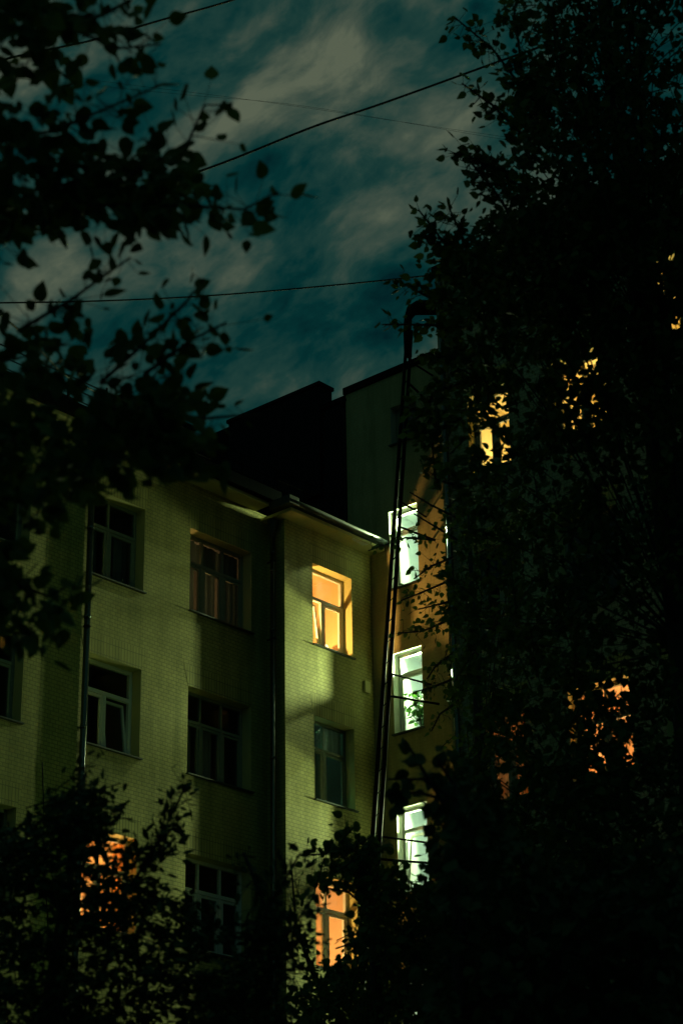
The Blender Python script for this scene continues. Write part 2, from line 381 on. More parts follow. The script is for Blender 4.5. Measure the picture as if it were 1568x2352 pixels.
# roof: sloped metal sheets with standing seams
c = MB()
def slope(x0, x1, y0, y1, z0, z1, mb, step=.55):
    mb.face([(x0,y0,z0),(x1,y0,z0),(x1,y1,z1),(x0,y1,z1)])
    n = int((x1-x0)/step); k = Vector((0, y0-y1, z0-z1)).normalized()
    for i in range(n+1):
        x = x0+i*step; mb.hexa([(x,y0,z0+.002),(x+.03,y0,z0+.002),(x+.03,y1,z1+.002),(x,y1,z1+.002),(x,y0,z0+.045),(x+.03,y0,z0+.045),(x+.03,y1,z1+.045),(x,y1,z1+.045)])
slope(10, 32.4, 27.62, 33, 18.56, 21.2, c)
c.face([(10,33,21.2),(32.4,33,21.2),(32.4,38,18.6),(10,38,18.6)])
roof = part(c, 'roof', M['roof'], bld)
c = MB(); c.box((26.9, 29.5, 19.2), (28.72, 31.5, 20.42)); c.box((26.8, 29.34, 20.42), (28.95, 31.6, 20.50))
c.hexa([(26.75,29.3,20.502),(29.0,29.3,20.502),(29.0,31.6,20.502),(26.75,31.6,20.502),(27.1,29.6,20.66),(27.5,29.6,20.66),(27.5,31.3,20.66),(27.1,31.3,20.66)])
c.build('dormer', M['roof'], roof, .01).matrix_parent_inverse = Matrix.Translation(-Vector(bld.location)) if False else Matrix.Identity(4)
c = MB(); c.box((25.6, 30.2, 19.4), (26.2, 30.9, 20.35)); c.box((25.55, 30.15, 20.35), (26.25, 30.95, 20.43)); c.build('chimney', M['iron'], roof)
c = MB(); c.tube([(26.4,29.4,19.3),(26.4,29.4,20.52)], .02, 6); c.build('vent_pipe', M['iron'], roof)
c = MB()
for x in (22.6, 24.68, 24.9, 26.6, 28.6, 29.6, 30.7, 31.6):
    c.box((x-.022, 28.58, 18.98), (x+.022, 28.62, 19.87))
for z in (19.86, 19.62, 19.40, 19.22): c.tube([(21.5, 28.6, z), (24.7, 28.6, z-.005), (28, 28.6, z), (31.9, 28.6, z)], .014, 6)
c.tube([(24.9,28.6,19.85),(25.4,28.4,19.55),(26.0,28.6,19.3)], .012, 6)
part(c, 'roof_railing', M['iron'], bld)
# drainpipes
def drainpipe(x, y, z0, z1, r, gaps, funnel=True, dx=0.):
    c = MB(); c.tube([(x, y, z0), (x+dx, y, z1)], r, 14)
    for z in gaps:
        q = (z-z0)/(z1-z0); c.tube([(x+dx*q, y, z-.03), (x+dx*q, y, z+.03)], r*1.13, 14)
    o = part(c, 'drainpipe', M['pipe'], bld)
    for z in gaps[::2]:
        b = MB(); q = (z-z0)/(z1-z0); b.tube([(x+dx*q, y, z-.2), (x+dx*q, y, z-.18)], r*1.18, 14); b.box((x+dx*q-.012, y, z-.202), (x+dx*q+.012, y+.16, z-.178)); b.build('pipe_clamp', M['iron'], o)
    if funnel:
        h = MB(); h.tube([(x+dx, y, z1-.02), (x+dx, y, z1+.12), (x+dx, y, z1+.34), (x+dx, y, z1+.36)], [r*1.05, r*1.1, r*2.1, r*2.15], 14); h.build('rain_hopper', M['zinc'], o)
    return o
drainpipe(24.78, 27.925, -1.5, 17.6, .062, [4.1, 7.2, 10.3, 12.45, 14.6, 16.4], True)
drainpipe(29.56, 27.69, -1.5, 17.66, .055, [3, 6.5, 9.6, 12.9, 15.6, 16.9, 17.3])
c = MB(); c.box((32.10, 27.44, 14.86), (32.28, 27.515, 15.12)); part(c, 'vent_box', M['soffit'], bld, .008)
c = MB()
c.tube([(23.9, 27.985, 11.6), (24.0, 27.985, 10.5), (24.03, 27.985, 9.9), (24.2, 27.985, 8.6)], .008, 6)
part(c, 'wall_cable', M['cable'], bld)

# windows of the long building
tr3 = dict(mullions_top=(.333, .667), mullions_bot=(.333, .667), transom=.66)
for i, h in enumerate(holesR):
    if i == 0: wn = window(bld, 'Y', YA, h, curtains=[(.16,.30,0,1,'grey_drape',.2),(.45,.66,0,1,'grey_drape',.22),(.76,1.02,0,1.,'grey_drape',.2),(.3,1.,.66,1,'grey_drape',.26)], room='dark_room', label='three-leaf window dimly lit from inside behind part-drawn curtains', **tr3)
    elif i == 1: window(bld, 'Y', YA, h, curtains=[(.36,.62,0,.66,'net',.2),(.02,.3,0,.66,'net',.2)], **tr3)
    elif i == 2: window(bld, 'Y', YA, h, frame='pvc', tilt=None, fw_=.07, **tr3)
    else: window(bld, 'Y', YA, h, **tr3)
for i, h in enumerate(holesL):
    if i == 0: window(bld, 'Y', YA, h, mullions_top=(.5,), mullions_bot=(.5,), transom=.66, curtains=[(.2,.45,0,.66,'grey_drape',.25),(.75,1,0,.66,'grey_drape',.25)])
    elif i == 1: window(bld, 'Y', YA, h, frame='pvc', mullions_bot=(.52,), transom=.66, tilt=1, fw_=.075, label='white window with its right sash tilted open', curtains=[(0.1,.45,0,.66,'grey_drape',.3)])
    elif i == 2: window(bld, 'Y', YA, h, frame='pvc', mullions_bot=(.5,), mullions_top=(.5,), transom=.66, room='warm_room', label='window glowing orange behind the tree', curtains=[(.0,.16,0,1,'drape',.16),(.84,1,0,1,'drape',.16)])
    else: window(bld, 'Y', YA, h, transom=.66)
for i, h in enumerate(holesF): window(bld, 'Y', YA, h, mullions_top=(.5,), transom=.66, frame='wood')
# windows of the wing
for i, h in enumerate(holesB):
    if i == 0: window(bld, 'Y', YB, h, frame='pvc', mullions_bot=(.46,), transom=.64, tilt=0, fw_=.07, room='warm_room', depth=2.2, pad=(.42,.45), label='brightly lit amber window with its left sash tilted inwards', curtains=[(.27,.40,.66,1,'net',.35),(.0,.24,.66,1,'net',.36),(.80,.97,0,.30,'net',.5)])
    elif i == 1: window(bld, 'Y', YB, h, mullions_top=(.45,), mullions_bot=(.45,), transom=.67, fw_=.055, pad=(.42,.45), curtains=[(.0,.36,0,.62,'grey_drape',.18),(.5,.92,.67,1.,'net',.07), (.02,.36,0,.64,'grey_drape',.075)])
    elif i == 2: window(bld, 'Y', YB, h, frame='pvc', mullions_top=(.46,), mullions_bot=(.46,), transom=.68, fw_=.075, room='rust_room', depth=2.0, pad=(.42,.45), label='window lit salmon orange behind leaves', curtains=[(.02,.42,0,.66,'drape',.2)])
    else: window(bld, 'Y', YB, h, pad=(.42,.45))

# ------------------------------------------------------------------ the tall stair building on the right of the wing
XC = 32.46
tw = thing('stair_tower', 'tall dark stair building with a column of narrow white lit windows', 'building', loc=(36, 28, -1.6))
CZ = [(17.12, 18.93), (13.90, 15.67), (10.55, 12.32), (7.2, 8.97), (3.9, 5.6)]
holesC = [(26.20, 26.98, a, b) for a, b in CZ]
h0C = (26.12, 26.86, 20.50, 21.42)
c = wall_mb('X', XC, 23.0, 28.15, -1.6, 22.20, holesC+[h0C])
c.box((XC, 22.9, 22.20), (XC+9, 28.15, 22.24)) if False else None
part(c, 'wall', M['brickC'], tw)
c = MB(); c.box((32.56, 28.152, -1.6), (40, 31.83, 22.12)); part(c, 'rear_wall', M['tin'], tw)
c = MB(); c.box((XC-.05, 23.0, 22.20), (XC+8, 28.20, 22.37)); c.box((32.50, 28.205, 22.12), (40, 31.85, 22.24))
part(c, 'parapet', M['roof'], tw, .01)
c = MB(); c.box((32.46, 28.95, 20.0), (32.90, 31.83, 22.74)); c.box((32.42, 28.91, 22.742), (32.94, 31.87, 22.83)); part(c, 'fire_wall', M['tin'], tw, .006)
c = MB(); c.box((32.6, 31.9, 15), (36, 34, 22.75)); part(c, 'rear_annex', M['roof'], tw)
c = MB(); c.tube([(32.50, 28.22, -1.5), (32.50, 28.22, 21.9)], .05, 10); c.tube([(32.5,28.22,21.9),(32.48,28.22,22.1)], [.05,.1], 10); part(c, 'drainpipe', M['iron'], tw)
for i, h in enumerate(holesC):
    window(tw, 'X', XC, h, frame='pvc', reveal=.18, mullions_bot=(), transom=.75, fw_=.06, room='white_room', depth=2.6, pad=(.55,.5), lintel=False, tilt=None if i != 2 else 0,
           label='narrow stair window shining white' if i < 3 else None, curtains=[])
window(tw, 'X', XC, h0C, frame='wood', reveal=.18, mullions_bot=(), transom=1., fw_=.06, lintel=False, pad=(.3,.3), depth=1.)

# ------------------------------------------------------------------ the dark wing on the far right
XD = 29.8
sd = thing('side_building', 'dark green brick building at the right edge behind the tall tree, warm windows', 'building', loc=(31, 20, -1.6))
DC = [(21.72, 22.70), (19.45, 20.75), (17.75, 18.75)]
DZ = [(17.50, 19.20), (14.2, 15.9), (10.95, 12.65), (7.6, 9.3), (4.3, 6.0)]
holesD = [(a, b, z0, z1) for a, b in DC for z0, z1 in DZ]
holesD[10] = (17.75, 18.75, 18.75, 20.45)     # the far column sits half a storey higher
c = wall_mb('X', XD, 8.0, 23.38, -1.6, 22.2, holesD)
c.face([(XD, 23.38, -1.6), (XC+.3, 23.38, -1.6), (XC+.3, 23.38, 22.2), (XD, 23.38, 22.2)])
part(c, 'wall', M['brickD'], sd)
c = MB(); c.box((XD-.08, 8, 22.2), (XC+8, 23.42, 22.42)); part(c, 'parapet', M['roof'], sd, .01)
c = MB(); c.tube([(XD-.09, 23.2, -1.5), (XD-.09, 23.2, 22.0)], .055, 12)
for z in (4, 7.5, 11, 14, 17, 20): c.tube([(XD-.09, 23.2, z-.03), (XD-.09, 23.2, z+.03)], .064, 12)
part(c, 'drainpipe', M['pipe'], sd)
LITD = {(0,0): 'yellow_room', (1,0): 'yellow_room', (2,0): 'yellow_room', (0,2): 'rust_room', (1,2): 'rust_room'}
for k, h in enumerate(holesD):
    ci, zi = divmod(k, 5); rm = LITD.get((ci, zi), 'dark_room')
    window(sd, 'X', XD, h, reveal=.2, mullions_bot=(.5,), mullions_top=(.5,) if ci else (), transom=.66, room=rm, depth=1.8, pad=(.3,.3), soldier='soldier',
           curtains=[(.1,.35,0,1,'drape',.2),(.7,.95,0,1,'net',.2)] if (ci, zi) == (0, 2) else [])

# ------------------------------------------------------------------ lamps in the lit rooms
GREENW = (.79, 1., .48); COOL = (.84, 1., .95); WARM = (1., .54, .16); AMBER = (1., .49, .16); ORANGE = (1., .57, .20)
def tube_lamp(x, y, z, lab):
    o = thing('tube_lamp', lab, 'lamp', 'lamps on the stair landings', loc=(x, y, z))
    c = MB(); c.box((-.05,-.3,-.0), (.05,.3,.05)); c.build('lamp_body', M['pvc'], o, .01)
    c = MB(); c.tube([(0,-.27,-.03),(0,.27,-.03)], .018, 8); c.build('lamp_tube', emit('tube_glow', (.85,.95,1.), 6.), o)
    return o
NAMES = ['topmost', 'second', 'third', 'fourth', 'lowest']
for i, (z0, z1) in enumerate(CZ):
    L = tube_lamp(XC+.95, 26.62, z1+.1, 'white tube lamp on the stair landing behind the %s narrow white window' % NAMES[i])
    lamp_light('lamp_beam', L, (XC+.60, 26.75, z1-.21), 780*(1, 1, .62, .5, .5)[i], GREENW, .03, 158, (XC-1, 26.80, z1-.65), .2)
    lamp_light('lamp_beam', L, (XC+1.35, 26.50, z1+.04), 390*(1, 1, .62, .5, .5)[i], GREENW, .03, 150, (XC-1, 26.66, z1-.75), .2)  # added second beam, fills the dark wedge on the wing wall
    lamp_light('lamp_glow', L, (XC+1.25, 26.45, z1-.3), 10, COOL, .15)
def room_lamp(name, lab, loc, shade_m, p_glow, col, glow_r=.1):
    o = thing(name, lab, 'lamp', 'lamps in the lit rooms', loc=loc)
    c = MB(); c.tube([(0,0,0),(0,0,.02),(0,0,.03),(0,0,.22)], [.09,.09,.015,.012], 12); c.build('lamp_stand', M['iron'], o)
    c = MB(); c.tube([(0,0,.2),(0,0,.36)], [.13,.08], 14, False); c.build('lamp_shade', shade_m, o)
    lamp_light('lamp_glow', o, (loc[0], loc[1], loc[2]+.28), p_glow, col, glow_r)
    return o
SH = emit('lit_shade', (1., .75, .4), 2.2); SHO = emit('lit_orange_shade', (1., .45, .16), 2.)
L = room_lamp('table_lamp', 'small table lamp inside the bright amber window of the wing', (31.93, 28.42, 15.74), SH, 3.6, AMBER)
lamp_light('lamp_beam', L, (30.28, 28.62, 15.75), 540, WARM, .06, 120, (31.6, 27.3, 16.5), .3)
lamp_light('lamp_glow', L, (30.9, 29.2, 17.3), 1.7, AMBER, .12)
L = room_lamp('table_lamp', 'table lamp inside the salmon orange window at the bottom of the wing', (31.3, 28.9, 8.7), SHO, 13, (1., .56, .29))
lamp_light('lamp_beam', L, (30.35, 28.7, 9.3), 260, WARM, .06, 120, (31.6, 27.3, 9.9), .3)
room_lamp('table_lamp', 'lamp inside the orange window behind the lower left tree', (25.5, 29.6, 8.9), SHO, 700, (1., .64, .26))
room_lamp('table_lamp', 'added greenish lamp for the teal glow in the dark wing window under the amber one', (30.42, 28.9, 12.7), emit('teal_shade', (.3, .9, .65), .15), 26, (.32, 1., .72))  # added lamp, put in to give the panes their teal glow
room_lamp('table_lamp', 'weak lamp inside the dim curtained three-leaf window', (27.9, 29.4, 15.3), SH, 130.0, (1., .6, .24))
for (ci, zi), rm in LITD.items():
    a, b, z0, z1 = holesD[ci*5+zi]
    room_lamp('table_lamp', 'lamp inside the %s warm window of the dark side building, %s from its corner' % (('upper', '', 'lower')[zi], ('first', 'second', 'third')[ci]),
              (XD+1.1, (a+b)/2+.1, z0+.05), SHO if rm == 'rust_room' else SH, {(1,2): 300, (0,2): 34}.get((ci, zi), 260), ORANGE if rm == 'rust_room' else (1., .80, .38))

# added fill lamp, unseen below the frame, brightens the long building's left end
fl = thing('added_fill_light', 'added fill lamp on a low mast out of view, throwing green light up the yellow facade', 'lamp', loc=(27.5, 14.0, -1.6))
c = MB(); c.tube([(0,0,0),(0,0,.3),(0,0,.32),(0,0,4.4)], [.09,.09,.05,.04], 12); c.build('mast', M['iron'], fl)
c = MB(); c.hexa([(-.22,-.05,4.35),(.22,-.05,4.35),(.22,.12,4.2),(-.22,.12,4.2),(-.28,.02,4.62),(.28,.02,4.62),(.28,.22,4.5),(-.28,.22,4.5)]); c.build('lamp_housing', M['iron'], fl, .01)
lamp_light('lamp_beam', fl, (27.5, 14.28, 2.95), 340, (.52, 1., .27), .1, 54, (21.6, 28, 12.5), 1.)

# ------------------------------------------------------------------ fire ladder, vent duct
lad = thing('fire_ladder', 'thin black iron fire ladder standing off the wall beside the white lit windows', 'ladder', loc=(31.0, 27.0, -1.5))
def ladp(z):   # centre line
    q = (z-10.88)/(22.26-10.88); return Vector((31.2+.40*q, 26.53-.95*q, z))
zz = [-1.5+k*.8 for k in range(31)]
for s_ in (-1, 1):
    c = MB(); c.tube([ladp(z)+Vector((0, (.115-.0022*z)*s_, 0)) for z in zz], [.062-.0012*z for z in zz], 8); part(c, 'rail', M['iron'], lad)
z = -1.2
while z < 22.3:
    c = MB(); c.tube([ladp(z)+Vector((0, .09, -.05)), ladp(z+.03)+Vector((0, -.09, .03))], .012, 6); part(c, 'rung', M['iron'], lad); z += .45
for (zl, ya, za, yb, zb) in ((21.5, 25.63, 21.78, 25.84, 21.27), (18.25, 25.95, 18.51, 25.80, 17.95), (14.5, 25.97, 14.75, 25.78, 14.28), (11.2, 25.97, 11.4, 25.78, 10.95)):
    c = MB(); c.tube([ladp(za)+Vector((0,-.05,0)), (XC-.01, ya, za)], .022, 6); part(c, 'wall_bracket', M['iron'], lad); c = MB(); c.tube([ladp(zb)+Vector((0,-.05,0)), (XC-.01, yb, zb)], .026, 6); part(c, 'wall_bracket', M['iron'], lad)
dt = MB(); p0 = ladp(22.0)
pts = [p0+Vector((.0,0,-.1)), p0+Vector((0,-.0,.5)), p0+Vector((.02,-.02,.85)), p0+Vector((.10,-.06,1.05)), p0+Vector((.25,-.12,1.16)), p0+Vector((.5,-.3,1.2)), p0+Vector((.8,-.55,1.22))]
dt.tube(pts, [.085,.085,.088,.13,.165,.17,.17], 14)
duct = tag(dt.build('vent_duct', M['iron']), 'black vent duct bending over the roof edge at the ladder top', 'duct')

# ------------------------------------------------------------------ overhead cables
def cable(pts, r, lab):
    P = [at(*p) for p in pts]; out = []
    for i in range(len(P)-1):
        a = P[max(i-1, 0)]; b = P[i]; c_ = P[i+1]; e = P[min(i+2, len(P)-1)]
        for k in range(8):
            q = k/8; out.append(.5*((2*b)+(-a+c_)*q+(2*a-5*b+4*c_-e)*q*q+(-a+3*b-3*c_+e)*q**3))
    out.append(P[-1]); m = MB(); m.tube(out, r, 6)
    return tag(m.build('overhead_cable', M['cable']), lab, 'cable', 'cables over the courtyard')
cable([(-300,640,24),(0,545,25),(200,475,26),(480,385,27),(720,290,28),(880,236,29),(1140,142,30),(1400,48,31),(1800,-110,33)], .016, 'thick sagging cable crossing the sky from left tree to right tree')
cable([(-400,696,30),(0,695,31),(250,690,32),(490,678,33),(760,655,34),(1000,630,35),(1300,590,36)], .013, 'lowest straight cable running just above the roofs')
cable([(-200,190,24),(40,128,25),(210,92,26),(370,45,27),(530,0,28),(800,-90,29)], .014, 'cable cutting the top left corner of the sky')
cable([(-100,130,60),(180,178,60),(600,232,60),(1100,305,60),(1500,360,60)], .004, 'upper one of two hair-thin parallel distant wires')
cable([(-100,165,61),(420,216,61),(700,243,61),(1130,315,61),(1500,375,61)], .004, 'lower one of two hair-thin parallel distant wires')
cable([(-150,610,20),(0,722,22),(80,790,24),(150,862,26),(230,905,28),(330,960,30)], .012, 'cable slanting down to the roof railing at left')

# ------------------------------------------------------------------ foliage
rng = np.random.default_rng(11)
def leaf_template(kind):
    if kind == 'near':
        h = [(0,0), (.03,.20), (.13,.37), (.28,.47), (.45,.46), (.62,.36), (.78,.22), (.90,.09), (1.0,0)]
    else:
        h = [(0,0), (.08,.30), (.30,.46), (.58,.36), (.82,.15), (1.0,0)]
    v = []; n = len(h)
    for x, w in h: v.append((x, 0., -.06*math.sin(x*3.1)))
    idx = {}
    for s in (1, -1):
        for i, (x, w) in enumerate(h):
            if w > 0: idx[(s, i)] = len(v); v.append((x, s*w, .10*w*2-.06*math.sin(x*3.1)))
    f = []
    for s in (1, -1):
        ring = [idx[(s, i)] for i in range(1, n-1)]
        poly = [0]+ring+[n-1]+list(range(n-2, 0, -1))
        f.append(poly if s == 1 else poly[::-1])
    return np.array(v, float), f
TPL = {'near': leaf_template('near'), 'far': leaf_template('far')}
def leaves_mesh(name, P, D, size, kind, m, parent, flat=.35, width=.8, droop=.45):
    """P anchor points, D growth directions; each leaf hangs from its anchor"""
    V0, F0 = TPL[kind]; n = len(P)
    ax = D + rng.normal(0, .55, (n, 3)); ax[:, 2] -= droop
    ax /= np.linalg.norm(ax, axis=1)[:, None]
    nr = rng.normal(0, 1, (n, 3)); nr[:, 2] *= .6; nr[:, 2] += (1-flat)*1.5
    nr -= ax*(nr*ax).sum(1)[:, None]; nr /= np.linalg.norm(nr, axis=1)[:, None]+1e-9
    bx = np.cross(nr, ax); sz = size*rng.uniform(.5, 1.3, n)
    V = P[:, None, :] + (ax[:, None, :]*V0[None, :, 0:1] + bx[:, None, :]*V0[None, :, 1:2]*width + nr[:, None, :]*V0[None, :, 2:3])*sz[:, None, None]
    nv = len(V0); me = bpy.data.meshes.new(name)
    lens = [len(f) for f in F0]; loop = np.concatenate([np.array(f) for f in F0])
    loops = (loop[None, :] + (np.arange(n)*nv)[:, None]).ravel()
    tot = np.tile(lens, n); start = np.concatenate([[0], np.cumsum(tot)[:-1]])
    me.vertices.add(n*nv); me.vertices.foreach_set('co', V.reshape(-1).astype(np.float32))
    me.loops.add(len(loops)); me.loops.foreach_set('vertex_index', loops.astype(np.int32))
    me.polygons.add(len(tot)); me.polygons.foreach_set('loop_start', start.astype(np.int32))
    me.materials.append(m); me.update(calc_edges=True); me.validate()
    o = bpy.data.objects.new(name, me); COL.objects.link(o)
    o.parent = parent; o.matrix_parent_inverse = Matrix.Translation(-Vector(parent.location)); return o
def inpoly(poly, x, y):
    r = np.zeros(len(x), bool); j = len(poly)-1
    for i in range(len(poly)):
        xi, yi = poly[i]; xj, yj = poly[j]
        c = ((yi > y) != (yj > y)) & (x < (xj-xi)*(y-yi)/(yj-yi+1e-9)+xi); r ^= c; j = i
    return r
def at_np(x, y, dist):
    A = np.array(RT)[None]*((x-784)/4922.8)[:, None] + np.array(UP)[None]*((1176-y)/4922.8)[:, None] + np.array(fw)[None]
    return A/np.linalg.norm(A, axis=1)[:, None]*dist[:, None]
def tree(name, label, base, trunk, tr, masses, sprays, size, kind, m, per=12, spread=.16, twig_r=.004, width=.8, flat=.35, clump=0., limbs=9, more=1., layer=1., droop=.45):
    """masses: (outline, near, far, clusters) of the crown; sprays: single leafy branches ((x, y, dist) polyline, leaves, spread)"""
    root = thing(name, label, 'tree', loc=base)
    c = MB(); c.tube(trunk, tr, 12); part(c, 'trunk', M['bark'], root)
    T = [Vector(p) for p in trunk]; br = MB(); P = []; D = []
    for outline, d0, d1, ncl in masses:
        xs = [p[0] for p in outline]; ys = [p[1] for p in outline]; got = 0
        C = []
        while got < ncl:
            x = rng.uniform(min(xs), max(xs), ncl); y = rng.uniform(min(ys), max(ys), ncl); k = inpoly(outline, x, y)
            q = at_np(x[k], y[k], rng.uniform(d0, d1, k.sum()))
            if clump > 0:
                w = 1.9/clump; nz = np.sin(q[:,0]*2.3*w+1)*np.sin(q[:,1]*2.1*w+2)+np.sin(q[:,2]*2.7*w+q[:,0]*w)*.8+np.sin((q[:,0]+q[:,2])*4.9*w)*.4
                q = q[nz > rng.uniform(-1.3, .25, len(q))]
            C.append(q); got += len(q)
        C = np.concatenate(C)[:ncl]
        for j, q in enumerate(C):
            qv = Vector(q); a = min(T, key=lambda p: (p-qv).length + (3 if p.z > qv.z else 0)); dd = (qv-a).normalized()
            dd = np.array(dd)*.6 + rng.normal(0, .5, 3); dd[2] *= layer; dd /= np.linalg.norm(dd)
            s = rng.uniform(-.5, .5, per); L = spread*2.6
            pts = q + dd*s[:, None]*L + rng.normal(0, spread*.24, (per, 3))*np.array((1, 1, layer))
            P.append(pts); D.append(np.tile(dd, (per, 1)))
            br.tube([qv-Vector(dd)*L*.6, qv, qv+Vector(dd)*L*.5], [twig_r*1.5, twig_r, twig_r*.6], 4, False)
            if j % limbs == 0:
                mid = a.lerp(qv, .55)+Vector((0, 0, .06*(qv-a).length)); ln = (qv-a).length
                br.tube([a, mid, qv], [.004+.003*ln, .003+.0015*ln, twig_r*1.2], 5, False)
    for line, nl, sp in sprays:
        Q = [at(*p) for p in line]; seg = [(Q[i+1]-Q[i]).length for i in range(len(Q)-1)]; tot = sum(seg)
        br.tube(Q, [twig_r*3*(1-i/len(Q))+twig_r for i in range(len(Q))], 5, False)
        for k in range(int(nl*more)):
            w = tot*(1-(rng.random()**.8)*1.); i = 0
            while i < len(seg)-1 and w > seg[i]: w -= seg[i]; i += 1
            p = Q[i].lerp(Q[i+1], min(1, w/seg[i])); d_ = (Q[i+1]-Q[i]).normalized()
            off = rng.normal(0, sp*.8, 3); P.append(np.array(p)[None]+off[None]); D.append((np.array(d_)*.7+off/(sp+1e-6)*.35)[None])
            br.tube([p, p+Vector(off)], [twig_r*.8, twig_r*.5], 4, False)
    P = np.concatenate(P); D = np.concatenate(D)
    part(br, 'branches', M['bark'], root)
    leaves_mesh('crown', P, D, size, kind, m, root, flat, width, droop)
    return root
G = -1.6
# 1 the near tree whose branches hang in from the left
b = Vector((3.2, 7.6, G))
tree('overhanging_tree', 'near tree with large round leaves hanging in from the left edge', b,
     [b, (3.1,7.5,1), (3.2,7.6,3), (3.4,7.6,5), (3.8,7.7,7), (4.2,7.8,8.5)], [.2,.17,.14,.11,.08,.04],
     [([(-150,-150),(110,-150),(150,10),(110,110),(190,230),(120,330),(-150,330)], 8.6, 10.2, 40),
      ([(-150,330),(150,330),(420,370),(500,420),(480,500),(330,520),(230,500),(60,520),(-150,540)], 8.8, 10.2, 62),
      ([(-150,750),(140,760),(260,860),(420,890),(100,960),(-150,950)], 8.8, 10.4, 20),
      ([(-150,940),(100,960),(260,930),(420,920),(450,990),(400,1080),(300,1120),(150,1150),(-150,1200)], 8.8, 10.6, 78),
      ([(-150,1200),(60,1200),(150,1300),(150,1400),(110,1480),(-150,1450)], 9, 10.4, 20)],
     [([(0,60,9.2),(150,60,9.3),(270,110,9.4),(370,100,9.4)], 34, .10), ([(-40,330,9),(120,300,9.1),(240,250,9.2),(380,190,9.4)], 42, .11),
      ([(100,430,9.2),(300,400,9.3),(430,330,9.4),(470,240,9.5),(520,240,9.5)], 40, .09), ([(200,470,9.1),(420,470,9.2),(560,480,9.3),(640,440,9.4)], 70, .09),
      ([(-20,560,9.2),(20,540,9.2),(40,480,9.2)], 16, .09), ([(40,760,9.3),(160,690,9.4),(230,640,9.5),(300,590,9.5)], 34, .09),
      ([(230,880,9.3),(340,780,9.4),(430,690,9.5),(470,640,9.5)], 34, .09), ([(330,860,9.3),(440,780,9.4),(520,740,9.5)], 28, .09),
      ([(300,0,9.4),(220,40,9.3),(100,30,9.2)], 30, .1), ([(330,950,9.4),(480,960,9.5),(600,950,9.6)], 10, .08), ([(300,980,9.4),(430,1040,9.5),(440,1100,9.5)], 40, .1),
      ([(0,1330,9.3),(110,1370,9.4),(150,1350,9.4)], 16, .08)],
     .086, 'near', M['leaf'], per=12, spread=.13, twig_r=.0025, flat=.8, limbs=400, more=1.45)
# 2 layered young tree at the bottom left
b = Vector((8.4, 10.4, G)); tp = at(195, 1780, 13.2)
tree('young_tree', 'dark layered tree with pointed tops at the lower left', b,
     [b, b+(tp-b)*.3, b+(tp-b)*.6, b+(tp-b)*.85, tp], [.12,.1,.07,.04,.01],
     [([(-120,2000),(60,1900),(110,1850),(180,1790),(220,1850),(260,1960),(330,2010),(420,2040),(520,2200),(640,2420),(-120,2420)], 12.4, 14.6, 560),
      ([(130,1840),(195,1760),(240,1830),(290,1950),(120,1960)], 12.9, 13.6, 36),
      ([(560,2150),(640,2080),(690,2150),(700,2420),(520,2420)], 12.4, 13.8, 60)],
     [([(330,2000,13.2),(380,1900,13.2),(430,1800,13.2)], 60, .07), ([(300,2040,13),(350,1950,13),(400,1900,13)], 50, .08), ([(560,2220,12.8),(620,2080,12.9),(690,1960,13)], 50, .08),
      ([(600,2300,12.8),(660,2150,12.9),(720,2060,13)], 44, .08), ([(0,2000,13),(80,1900,13.2),(130,1860,13.2)], 30, .07), ([(560,1960,13.4),(600,2060,13.3),(640,2160,13.2)], 34, .08)],
     .068, 'near', M['leaf_dark'], per=13, spread=.14, twig_r=.003, width=.5, flat=.3, limbs=25, layer=.25, droop=.25, more=2.2)
# 3 bush-like tree at the bottom centre
b = Vector((15.0, 12.6, G)); tp = at(850, 1990, 20)
tree('courtyard_tree', 'leafy tree in front of the wing at the bottom centre', b,
     [b, b+(tp-b)*.4, b+(tp-b)*.7, tp], [.16,.12,.08,.02],
     [([(660,2350),(720,2250),(800,2220),(830,2100),(850,2010),(960,2020),(1060,2050),(1060,2420),(660,2420)], 18.5, 21.5, 300),
      ([(690,1990),(760,1930),(850,1910),(860,2010),(820,2050),(750,2010)], 19.4, 20.6, 26)],
     [([(850,2040,20),(780,1960,20),(690,1965,20)], 50, .09), ([(850,2000,20),(830,1930,20),(815,1920,20)], 26, .08), ([(860,2100,20),(800,2050,20),(745,2040,20)], 26, .07),
      ([(760,2330,20),(700,2180,20),(665,2080,20)], 44, .1), ([(760,2330,20),(700,2290,20),(655,2290,20)], 40, .1), ([(720,2250,20),(680,2130,20),(670,2000,20)], 34, .08), ([(850,2200,20),(800,2170,20),(770,2180,20)], 20, .07)],
     .085, 'far', M['leaf'], per=14, spread=.17, twig_r=.004, flat=.8, limbs=20)
# 4 nearer sapling in front of the stair building
b = Vector((9.5, 7.6, G)); tp = at(1045, 1800, 12)
tree('maple_sapling', 'blurred dark sapling low in front of the stair building', b,
     [b, b+(tp-b)*.4, b+(tp-b)*.75, tp], [.09,.07,.04,.012],
     [([(1030,1810),(1080,1800),(1110,1900),(1090,2010),(1030,2010)], 11.6, 12.6, 26),
      ([(1010,2060),(1120,1910),(1250,2000),(1700,1960),(1700,2420),(980,2420)], 11.4, 13.5, 330)],
     [([(1020,1850,12),(960,1750,12),(930,1700,12)], 10, .06), ([(1030,1830,12),(970,1790,12),(890,1790,12)], 15, .06), ([(1030,1840,12),(960,1820,12),(880,1830,12)], 14, .05), ([(1040,1800,12),(1000,1740,12)], 12, .06)],
     .09, 'near', M['leaf_dark'], per=11, spread=.17, twig_r=.003, flat=.7, limbs=20)
